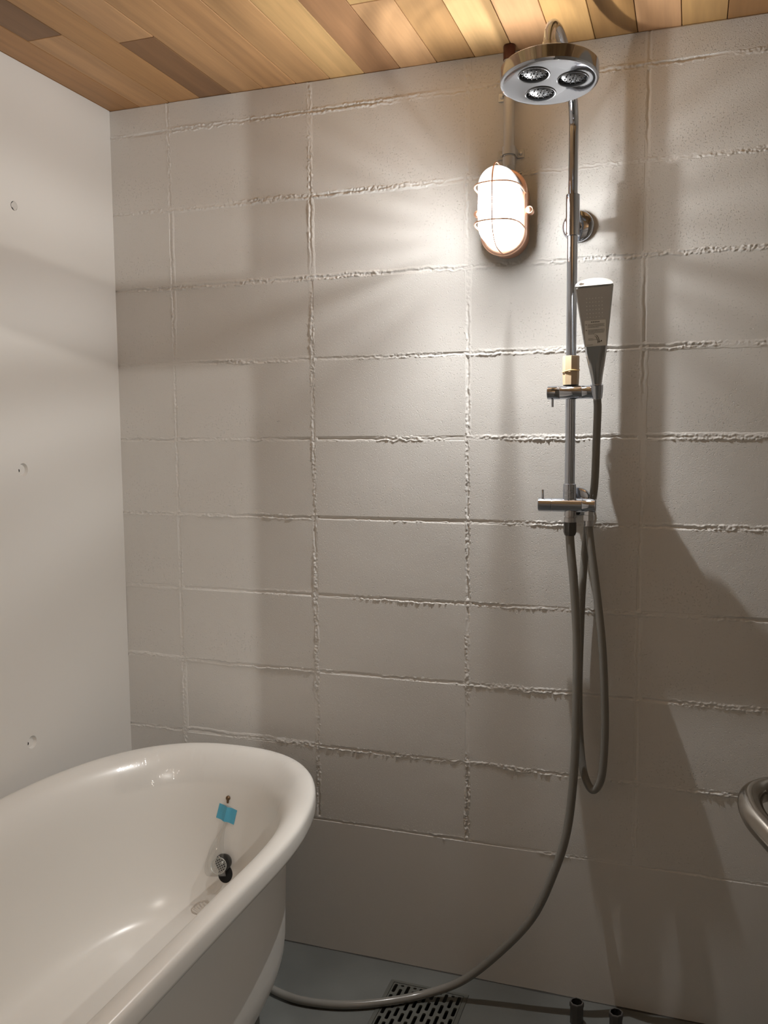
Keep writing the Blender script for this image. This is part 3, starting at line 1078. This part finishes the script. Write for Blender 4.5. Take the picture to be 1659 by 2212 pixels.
# face with three round openings
loops = [rose_ring(RR - 0.0075, -0.0006)] + [rose_ring(HR, -0.0006, 40, u, v) for u, v in HOL]
edges = []
for lp in loops:
    vs = [bm.verts.new(p) for p in lp]
    edges += [bm.edges.new((vs[i], vs[(i + 1) % len(vs)])) for i in range(len(vs))]
bmesh.ops.triangle_fill(bm, use_beauty=True, use_dissolve=False, edges=edges, normal=hn)
bmesh.ops.remove_doubles(bm, verts=bm.verts, dist=1e-5)
head = obj('shower_rose', bm, 'chrome', col, smooth=28)
bm = B()
lathe(bm, neck + Vector((0, 0, -0.016)), (0, 0, 1), [(0, 0.016), (0.010, 0.018), (0.016, 0.0165), (0.026, 0.0125), (0.030, 0.0118)], 28)
obj('ball_joint', bm, 'chrome_satin', head, smooth=50)
for u, v in HOL:
    bm = B()
    loft(bm, [rose_ring(HR, -0.0006, 40, u, v), rose_ring(HR - 0.001, 0.0010, 40, u, v), rose_ring(HR - 0.0025, 0.0006, 40, u, v), rose_ring(HR - 0.0030, -0.002, 40, u, v),
              rose_ring(HR - 0.0040, -0.0075, 40, u, v)], cap0=False, cap1=False)
    loft(bm, [rose_ring(HR - 0.0040, -0.0075, 40, u, v), rose_ring(HR * 0.75, -0.0040, 40, u, v), rose_ring(HR * 0.5, -0.0012, 40, u, v), rose_ring(HR * 0.22, 0.0006, 40, u, v)], cap0=False)
    obj('nozzle_dish', bm, 'nozzle_grey', head, smooth=40)
    bm = B()
    for rr_, cnt in ((0.2, 5), (0.5, 10), (0.75, 15)):
        for k in range(cnt):
            t = 2 * PI * k / cnt + rr_
            uu, vv = u + HR * rr_ * math.cos(t), v + HR * rr_ * math.sin(t)
            hh_ = 0.0010 - 0.0088 * rr_ ** 2
            loft(bm, [rose_ring(0.0014, hh_ - 0.0008, 6, uu, vv), rose_ring(0.0011, hh_ + 0.0014, 6, uu, vv)])
    nz_ = obj('nozzles', bm, 'nozzle_black', head)
    nz_['kind'] = 'stuff'
# wall bracket and sleeve
bm = B()
lathe(bm, (RX, RY, 1.793), (0, 0, 1), [(0, 0.0118), (0.001, 0.0150), (0.0875, 0.0150), (0.089, 0.0118)], 32)
obj('sleeve', bm, 'chrome', col, smooth=40)
bm = B()
lathe(bm, (RX + 0.004, -0.0012, 1.828), (0, -1, 0), [(0, 0.0350), (0.004, 0.0352), (0.0085, 0.0335), (0.0105, 0.030), (0.011, 0.012)], 40)
cyl(bm, (RX + 0.002, -0.010, 1.828), (RX, -0.062, 1.828), 0.0105, n=20)
obj('wall_bracket', bm, 'chrome', col, smooth=40)
# slider with holder and lever
bm = B()
SLZ = 1.4565
lathe(bm, (1.178, RY - 0.010, SLZ), (1, 0, 0), [(0, 0.0125), (0.0015, 0.0150), (0.028, 0.0150), (0.0285, 0.0146), (0.0292, 0.0150), (0.076, 0.0150), (0.0765, 0.0145), (0.0775, 0.0150), (0.100, 0.0150), (0.1015, 0.0125)], 32)
slider = obj('slider', bm, 'chrome', col, smooth=40)
bm = B()
lathe(bm, (1.190, RY - 0.012, SLZ - 0.013), (0, 0, -1), [(0, 0.0028), (0.018, 0.0028), (0.0185, 0.0022)], 12)
obj('lever', bm, 'chrome', slider, smooth=40)
bm = B()
hc = Vector((1.2865, RY - 0.018, SLZ))
hax = Vector((0.0, -0.30, 1.0)).normalized()
lathe(bm, hc - hax * 0.014, hax, [(0, 0.0085), (0, 0.0110), (0.018, 0.0128), (0.030, 0.0135), (0.030, 0.0100)], 24)
obj('holder', bm, 'chrome', slider, smooth=40)
# diverter valve
bm = B()
VZ = 1.2075
lathe(bm, (1.1595, RY - 0.004, VZ), (1, 0, 0), [(0, 0.0136), (0.0015, 0.0153), (0.0295, 0.0153), (0.0300, 0.0142), (0.0312, 0.0142), (0.0317, 0.0153), (0.097, 0.0153), (0.0975, 0.0147), (0.0985, 0.0153), (0.1255, 0.0153), (0.1275, 0.0120)], 32)
valve = obj('diverter_valve', bm, 'chrome', col, smooth=40)
bm = B()
lathe(bm, (1.1690, RY - 0.004, VZ + 0.013), (0, 0, 1), [(0, 0.0028), (0.020, 0.0028), (0.021, 0.0020)], 12)
obj('lever', bm, 'chrome', valve, smooth=40)
bm = B()
lathe(bm, (RX, RY, VZ + 0.008), (0, 0, 1), [(0, 0.0150), (0.0385, 0.0142), (0.040, 0.0125)], 32)
collar = obj('collar', bm, 'chrome', valve, smooth=40)
bm = B()
for i, (z_, a0, a1) in enumerate(((0.0345, -0.45, 0.75), (0.0305, -0.8, 0.8), (0.0270, -0.8, 0.6), (0.0200, -0.8, 0.2), (0.0165, -0.8, 0.7))):
    a_ = a0
    while a_ < a1:
        w_ = random.uniform(0.06, 0.16)
        r_ = 0.0154
        q = []
        for t, z2 in ((a_, 0), (a_ + w_, 0), (a_ + w_, 0.0013), (a_, 0.0013)):
            # facing the camera side of the collar
            d_ = Vector((math.sin(t + 0.13), -math.cos(t + 0.13), 0))
            q.append(bm.verts.new(Vector((RX, RY, VZ + z_ - 0.002 + z2)) + d_ * r_))
        bm.faces.new(q)
        a_ += w_ + 0.07
lp = obj('collar_print', bm, 'label_grey', collar)
lp['kind'] = 'stuff'
bm = B()
lathe(bm, (RX + 0.010, -0.0012, VZ + 0.003), (0, -1, 0), [(0, 0.0330), (0.004, 0.0332), (0.008, 0.0315), (0.0095, 0.027), (0.010, 0.012)], 40)
cyl(bm, (RX + 0.008, -0.009, VZ + 0.003), (RX + 0.004, -0.066, VZ), 0.010, n=20)
obj('wall_bracket', bm, 'chrome', col, smooth=40)
bm = B()
lathe(bm, (RX + 0.002, RY - 0.002, VZ - 0.038), (0, 0, 1), [(0, 0.0138), (0.010, 0.0138), (0.0105, 0.0115), (0.014, 0.0115), (0.0145, 0.0138), (0.030, 0.0120)], 28)
obj('hose_nut', bm, 'chrome_satin', valve, smooth=35)
bm = B()
lathe(bm, (1.2715, RY - 0.004, VZ - 0.046), (0, 0, 1), [(0, 0.0095), (0.001, 0.0105), (0.0125, 0.0105)], 20)
lathe(bm, (1.2715, RY - 0.004, VZ - 0.0335), (0, 0, 1), [(0, 0.0120), (0.0005, 0.0128), (0.0125, 0.0128), (0.0130, 0.0115), (0.022, 0.0105)], 6)
obj('hose_nut', bm, 'chrome_satin', valve, smooth=35)

# pale wooden split sleeve clipped on the riser
slv = thing('pipe_sleeve', 'pale wooden sleeve held by a rubber band around the riser above the slider', 'sleeve', (RX, RY, 1.475))
bm = B()
n = 8
ringo = [(math.cos(2 * PI * (k + 0.2) / n), math.sin(2 * PI * (k + 0.2) / n)) for k in range(n)]
Z0, Z1 = 1.4735, 1.5365
rings = [[(RX + 0.0119 * a, RY + 0.0119 * b, Z0) for a, b in ringo], [(RX + 0.0172 * a, RY + 0.0172 * b, Z0) for a, b in ringo],
         [(RX + 0.0180 * a, RY + 0.0180 * b, Z0 + 0.02) for a, b in ringo], [(RX + 0.0180 * a, RY + 0.0180 * b, Z1 - 0.002) for a, b in ringo],
         [(RX + 0.0175 * a, RY + 0.0175 * b, Z1) for a, b in ringo], [(RX + 0.0119 * a, RY + 0.0119 * b, Z1) for a, b in ringo]]
loft(bm, rings, loop=True)
obj('wooden_shell', bm, 'pale_wood', slv, smooth=20)
bm = B()
pts = []
for k in range(29):
    t = 2 * PI * k / 28
    rr_ = 0.0185 + 0.0004 * math.cos(8 * t)
    pts.append((RX + rr_ * math.cos(t), RY + rr_ * math.sin(t), 1.5035 + 0.0018 * math.cos(t) + 0.0008 * math.sin(3 * t)))
tube(bm, pts, 0.0011, 8)
obj('rubber_band', bm, 'rubber_band', slv, smooth=60)
bm = B()
lathe(bm, (RX, RY, 1.4706), (0, 0, 1), [(0, 0.0120), (0, 0.0155), (0.0028, 0.0172), (0.0028, 0.0120)], 24)
obj('shade_ring', bm, 'black_rubber_and_shade', slv, smooth=40)  # black ring standing in for the shadow under the sleeve

# ------------------------------------------------------------------ hand shower in the holder
HB = hc + hax * 0.008
HT = Vector((1.2855, -0.172, 1.671))
ha = (HT - HB).normalized()
HL = (HT - HB).length
hr = (Vector((1, 0.10, 0.085)) - ha * Vector((1, 0.10, 0.085)).dot(ha)).normalized()
hf = hr.cross(ha)
if hf.y > 0:
    hf = -hf
hand = thing('hand_shower', 'flared silver hand shower with a white label resting in the slider', 'hand shower', HB)


def hw_at(t):
    K = [(0, 0.0085), (0.06, 0.0110), (0.12, 0.0128), (0.36, 0.0218), (0.66, 0.0300), (1.0, 0.0390)]
    for (a, va), (b, vb) in zip(K[:-1], K[1:]):
        if a <= t <= b:
            return va + (vb - va) * (t - a) / (b - a)
    return K[-1][1]


def hd_at(t):
    return 0.0085 + 0.006 * math.sin(min(1, t / 0.5) * PI / 2) - 0.004 * max(0, t - 0.6) / 0.4


def front_at(t, s):
    """height of the front surface: groove below, flat above"""
    w = hw_at(t)
    q = max(0, min(1, (0.42 - t) / 0.30))
    return hd_at(t) * 0.62 * (1 - q) + q * (hd_at(t) * math.sqrt(max(0.0, 1 - s * s)) * 0.9 - 0.0015 * math.exp(-(s / 0.35) ** 2))


bm = B()
ts = [0, 0.03, 0.06, 0.12, 0.2, 0.28, 0.36, 0.45, 0.55, 0.66, 0.8, 0.93, 0.985, 1.0]
rings = []
for t in ts:
    k_ = 1.0 if t < 0.99 else 0.975
    w = hw_at(t) * k_
    ring = []
    for i in range(13):
        s = -1 + 2 * i / 12
        e_ = 0.93 if abs(s) == 1 else 1
        ring.append(HB + ha * (t * HL + 0.007 * t * (0)) + hr * (w * s) + hf * (front_at(t, s) if abs(s) < 1 else front_at(t, s) * 0.45))
    for i in range(1, 12):
        a_ = PI * i / 12
        ring.append(HB + ha * (t * HL + (0.010 * math.sin(a_) if t > 0.98 else 0.0)) + hr * (w * math.cos(a_)) - hf * (hd_at(t) * math.sin(a_) * (1.0 + 0.5 * t)))
    rings.append(ring)
loft(bm, rings)
cap_ring = [p + ha * 0.0006 for p in rings[-1]]
obj('handle_body', bm, 'shower_back', hand, smooth=35)
bm = B()
cen = sum(cap_ring, Vector()) / len(cap_ring) + ha * 0.0006
vs = [bm.verts.new(p) for p in cap_ring]
vc_ = bm.verts.new(cen)
for i in range(len(vs)):
    bm.faces.new((vs[i], vs[(i + 1) % len(vs)], vc_))
obj('lit_cap', bm, 'white_plastic_and_sheen', hand, smooth=60)  # white sheet standing in for lamp light caught on the metal top
# spray face: matt panel set into the upper front
bm = B()


def face_pt(t, s, off):
    return HB + ha * (t * HL) + hr * (hw_at(t) * s) + hf * (front_at(t, 0.0) + off)


fts = [0.43, 0.55, 0.66, 0.8, 0.92, 0.985]
rr1 = [face_pt(t, -0.93, 0.0006) for t in fts]
rr2 = [face_pt(t, 0.93, 0.0006) for t in fts]
va, vb = [bm.verts.new(p) for p in rr1], [bm.verts.new(p) for p in rr2]
vc, vd = [bm.verts.new(p - hf * 0.002) for p in rr1], [bm.verts.new(p - hf * 0.002) for p in rr2]
for i in range(len(fts) - 1):
    bm.faces.new((va[i], vb[i], vb[i + 1], va[i + 1]))
    bm.faces.new((vc[i], va[i], va[i + 1], vc[i + 1]))
    bm.faces.new((vb[i], vd[i], vd[i + 1], vb[i + 1]))
bm.faces.new((va[0], vc[0], vd[0], vb[0]))
bm.faces.new((va[-1], vb[-1], vd[-1], vc[-1]))
face = obj('spray_face', bm, 'shower_face', hand)
bm = B()
for i in range(6):
    for j in range(6):
        t = 0.71 + 0.175 * j / 5
        off = (-0.55 + 0.95 * i / 5 + 0.06) * 0.0325
        p = HB + ha * (t * HL) + hr * off + hf * (front_at(t, 0) + 0.0004)
        lathe(bm, p, hf, [(0, 0.0011), (0.0009, 0.0008)], 6)
o_ = obj('nozzles', bm, 'pale_nub', face)
o_['kind'] = 'stuff'
# label sticker with its print
LT0, LT1 = 0.435, 0.680


def lab(u, v, off=0.0013):
    """u across 0..1, v upwards 0..1 on the label"""
    t = LT0 + (LT1 - LT0) * v
    return HB + ha * (t * HL) + hr * (-0.0215 + 0.043 * u) + hf * (front_at(t, 0) + off)


bm = B()
loft(bm, [[lab(0.02, 0, 0.0007), lab(0.98, 0, 0.0007), lab(1, 0.02, 0.0007), lab(1, 0.98, 0.0007), lab(0.98, 1, 0.0007), lab(0.02, 1, 0.0007), lab(0, 0.98, 0.0007), lab(0, 0.02, 0.0007)],
          [lab(0.02, 0), lab(0.98, 0), lab(1, 0.02), lab(1, 0.98), lab(0.98, 1), lab(0.02, 1), lab(0, 0.98), lab(0, 0.02)]])
sticker = obj('label_sticker', bm, 'label_white', hand)
sticker['label'] = 'white instruction sticker with small black print'
bm = B()


def mark(u0, u1, v0, v1):
    bm.faces.new([bm.verts.new(lab(u, v, 0.0016)) for u, v in ((u0, v0), (u1, v0), (u1, v1), (u0, v1))])


for k in range(5):     # heading, five bold characters too small to read
    u = 0.30 + 0.085 * k
    mark(u, u + 0.065, 0.925, 0.937)
    mark(u + 0.005, u + 0.06, 0.945, 0.957)
    mark(u + 0.025, u + 0.04, 0.915, 0.965)


def text_line(v, u0, u1):
    u = u0
    while u < u1:
        w = random.uniform(0.018, 0.034)
        mark(u, min(u + w, u1), v, v + 0.006)
        mark(u + 0.004, min(u + w - 0.004, u1), v + 0.012, v + 0.018)
        mark(u + w * 0.4, u + w * 0.4 + 0.006, v - 0.004, v + 0.022)
        u += w + 0.012


for bl, lines in ((0.835, ((0.845, 0.15, 0.93), (0.805, 0.15, 0.90), (0.765, 0.15, 0.93), (0.725, 0.15, 0.66))),
                  (0.62, ((0.63, 0.15, 0.93), (0.59, 0.15, 0.93), (0.55, 0.15, 0.93), (0.51, 0.15, 0.88), (0.47, 0.15, 0.45)))):
    mark(0.05, 0.095, bl, bl + 0.03)
    for v, u0, u1 in lines:
        text_line(v, u0, u1)
text_line(0.285, 0.15, 0.38)
text_line(0.235, 0.15, 0.40)
text_line(0.045, 0.08, 0.36)
# small drawing: a hand shower outline with its hose
dr = [(0.46, 0.45), (0.55, 0.42), (0.62, 0.33), (0.66, 0.22), (0.67, 0.12)]
dr2 = [(0.44, 0.40), (0.52, 0.36), (0.57, 0.27), (0.60, 0.18), (0.60, 0.10)]
for L_ in (dr, dr2):
    for (u0, v0), (u1, v1) in zip(L_[:-1], L_[1:]):
        w = 0.012
        bm.faces.new([bm.verts.new(lab(u, v, 0.0016)) for u, v in ((u0 - w, v0), (u0 + w, v0), (u1 + w, v1), (u1 - w, v1))])
mark(0.60, 0.76, 0.15, 0.165)
mark(0.40, 0.58, 0.245, 0.252)
mark(0.74, 0.79, 0.165, 0.215)
pr_ = obj('print', bm, 'label_ink', sticker)
pr_['kind'] = 'stuff'
bm = B()
lathe(bm, HB - ha * 0.030, ha, [(0, 0.0085), (0.018, 0.0090), (0.020, 0.0078), (0.036, 0.0080)], 20)
obj('hose_cone', bm, 'chrome_satin', hand, smooth=40)

# hoses
e0 = HB - ha * 0.030
pts = [e0 + ha * 0.012, e0, e0 - ha * 0.02, (1.2835, -0.055, 1.353), (1.278, -0.036, 1.241), (1.263, -0.028, 1.147), (1.254, -0.026, 1.02), (1.250, -0.026, 0.884), (1.249, -0.028, 0.76),
       (1.254, -0.033, 0.655), (1.265, -0.042, 0.582), (1.286, -0.052, 0.549), (1.306, -0.062, 0.585), (1.3125, -0.066, 0.675), (1.311, -0.070, 0.78), (1.304, -0.074, 0.90), (1.290, -0.075, 1.02),
       (1.2775, -0.0745, 1.11), (1.2715, -0.074, 1.160), (1.2715, -0.074, 1.175)]
bm = B()
tube(bm, catmull(pts, 8), 0.0088, 14)
tag(obj('hand_shower_hose', bm, 'grey_hose', smooth=60), 'thin grey hose looping down from the hand shower and back to the valve', 'hose')
sup = thing('supply_hose', 'long thick grey hose dropping from the valve and running behind the bathtub', 'hose', (1.23, -0.07, 1.13))
pts = [(1.230, -0.072, 1.172), (1.230, -0.072, 1.138), (1.233, -0.072, 1.10), (1.239, -0.071, 1.042), (1.2455, -0.068, 0.95), (1.248, -0.066, 0.884), (1.2485, -0.066, 0.777), (1.246, -0.068, 0.614), (1.232, -0.072, 0.457), (1.201, -0.074, 0.343),
       (1.154, -0.078, 0.232), (1.079, -0.084, 0.136), (0.992, -0.096, 0.054), (0.905, -0.122, 0.0165), (0.818, -0.175, 0.0115), (0.726, -0.216, 0.0105), (0.630, -0.232, 0.0105), (0.560, -0.222, 0.0105), (0.509, -0.200, 0.0105), (0.43, -0.150, 0.0105), (0.33, -0.10, 0.0105), (0.20, -0.07, 0.0105)]
bm = B()
tube(bm, catmull(pts, 8), 0.0098, 16)
obj('hose_tube', bm, 'grey_hose', sup, smooth=60)
bm = B()
lathe(bm, (1.230, -0.072, 1.1395), (0, 0, 1), [(0, 0.0115), (0.007, 0.0142), (0.029, 0.0142), (0.030, 0.0125)], 8)
obj('end_nut', bm, 'dark_grey_nut', sup, smooth=30)['label'] = 'dark grey plastic nut'

# ------------------------------------------------------------------ floor drain grate
grate = thing('drain_grate', 'square steel drain grate with staggered slots in the floor', 'drain', ((DX0 + DX1) / 2, (DY0 + DY1) / 2, 0))
bm = B()
FRW = 0.010


def rect(x0, y0, x1, y1, z):
    return [(x0, y0, z), (x1, y0, z), (x1, y1, z), (x0, y1, z)]


e = FRW
loft(bm, [rect(DX0 + 0.0005, DY0 + 0.0005, DX1 - 0.0005, DY1 - 0.0005, -0.03), rect(DX0 + 0.0005, DY0 + 0.0005, DX1 - 0.0005, DY1 - 0.0005, 0.0012),
          rect(DX0 + 0.0015, DY0 + 0.0015, DX1 - 0.0015, DY1 - 0.0015, 0.0018), rect(DX0 + e, DY0 + e, DX1 - e, DY1 - e, 0.0018), rect(DX0 + e, DY0 + e, DX1 - e, DY1 - e, -0.03)], loop=True)
obj('frame', bm, 'drain_steel', grate)


def slotted(bm, x0, y0, x1, y1, cols, z, th=0.004):
    w = (x1 - x0) / cols
    faces = []
    for c in range(cols):
        xa, xb = x0 + c * w, x0 + (c + 1) * w
        y = y1
        first = (0.042, 0.016)[c % 2]
        ln = first
        while y > y0 + 1e-6:
            yb = max(y0, y - ln)
            if yb - y0 < 0.012:
                yb = y0
            n = 12
            hl = (y - yb) / 2 - 0.0045
            hw_ = w * 0.28
            cy, cx_ = (y + yb) / 2, (xa + xb) / 2
            out, hole = [], []
            for k in range(n):
                t = 2 * PI * (k + 0.5) / n
                cc, ss = math.cos(t), math.sin(t)
                st_ = max(0, hl - hw_)
                hole.append((cx_ + hw_ * cc, cy + min(hw_, hl) * ss + math.copysign(st_, ss)))
                # matching point on the cell border
                m_ = max(abs(cc), abs(ss))
                out.append((cx_ + (w / 2) * cc / m_, cy + ((y - yb) / 2) * ss / m_))
            # snap corners of the border
            corners = [(xb, y), (xa, y), (xa, yb), (xb, yb)]
            for q in corners:
                i_ = min(range(n), key=lambda i: (out[i][0] - q[0]) ** 2 + (out[i][1] - q[1]) ** 2)
                out[i_] = q
            loft(bm, [[(a, b, z) for a, b in out], [(a, b, z) for a, b in hole], [(a, b, z - th) for a, b in hole]], cap0=False, cap1=False)
            y = yb
            ln = 0.042
    return bm


bm = B()
slotted(bm, DX0 + FRW + 0.001, DY0 + FRW + 0.001, DX1 - FRW - 0.001, DY1 - FRW - 0.001, 11, 0.0012)
bmesh.ops.remove_doubles(bm, verts=bm.verts, dist=1e-6)
obj('slotted_plate', bm, 'drain_steel', grate)

# ------------------------------------------------------------------ pipe stubs by the wall


def stub(x, y, h, label, yaw):
    t = thing('pipe_stub', label, 'pipe', (x, y, 0), 'open pipe stubs on the floor')
    bm = B()
    n = 8
    def ringp(r, z, nn=n, rot=yaw):
        return [(x + r * math.cos(2 * PI * k / nn + rot), y + r * math.sin(2 * PI * k / nn + rot), z) for k in range(nn)]
    loft(bm, [ringp(0.0150, 0.0), ringp(0.0150, h - 0.012), ringp(0.0165, h - 0.011), ringp(0.0165, h - 0.002), ringp(0.0155, h), ringp(0.0128, h)], cap0=True, cap1=False)
    obj('socket', bm, 'stub_metal', t, smooth=20)
    bm = B()
    loft(bm, [ringp(0.0128, h, 16), ringp(0.0126, h - 0.001, 16), ringp(0.0122, h - 0.030, 16)], cap0=False, cap1=True)
    obj('bore', bm, 'dark_hole', t, smooth=60)
    return t


stub(1.2605, -0.088, 0.052, 'open dark pipe stub on the floor, nearer the grate', 0.2)
stub(1.3495, -0.094, 0.050, 'open dark pipe stub on the floor, farther from the grate', 0.35)

# ------------------------------------------------------------------ towel rail at the right edge
rail = thing('towel_rail', 'curved brushed steel rail reaching in at the right edge', 'rail', (XR, -1.1, 0.95))
z_ = 0.95
pts = [(XR - 0.004, -0.905, z_), (1.64, -0.915, z_), (1.600, -0.937, z_), (1.575, -0.956, z_), (1.5595, -0.974, z_), (1.5525, -1.003, z_), (1.5555, -1.044, z_), (1.566, -1.082, z_), (1.581, -1.125, z_), (1.605, -1.185, z_), (1.640, -1.235, z_), (XR - 0.004, -1.262, z_)]
bm = B()
tube(bm, catmull(pts, 8), 0.0135, 22)
obj('bar', bm, 'brushed_steel', rail, smooth=60)
for yy in (-0.905, -1.262):
    bm = B()
    lathe(bm, (XR - 0.0005, yy, z_), (-1, 0, 0), [(0, 0.028), (0.004, 0.028), (0.006, 0.025), (0.007, 0.0136)], 28)
    obj('flange', bm, 'brushed_steel', rail, smooth=40)

# ------------------------------------------------------------------ bare bulb in the washroom behind the camera
PLX, PLY, PLZ = 2.157, -2.30, 1.91
pen = thing('pendant_bulb', 'bare pendant bulb on a dark cord hanging from the boarded ceiling', 'lamp', (PLX, PLY, CEIL))
bm = B()
cyl(bm, (PLX, PLY, PLZ + 0.055), (PLX, PLY, CEIL - 0.012), 0.0025, n=8)
obj('cord', bm, 'dark_grey_nut', pen, smooth=60)
bm = B()
lathe(bm, (PLX, PLY, CEIL - 0.014), (0, 0, 1), [(0, 0.012), (0.004, 0.035), (0.013, 0.035)], 24)
obj('ceiling_rose', bm, 'white_plastic_and_sheen', pen, smooth=40)
bm = B()
lathe(bm, (PLX, PLY, PLZ + 0.020), (0, 0, 1), [(0, 0.010), (0.004, 0.017), (0.032, 0.017), (0.038, 0.006)], 20)
obj('socket', bm, 'dark_grey_nut', pen, smooth=40)
bm = B()
bmesh.ops.create_uvsphere(bm, u_segments=12, v_segments=8, radius=0.006)
bmesh.ops.translate(bm, verts=bm.verts, vec=(PLX, PLY, PLZ))
obj('bulb', bm, 'room_bulb', pen, smooth=180)
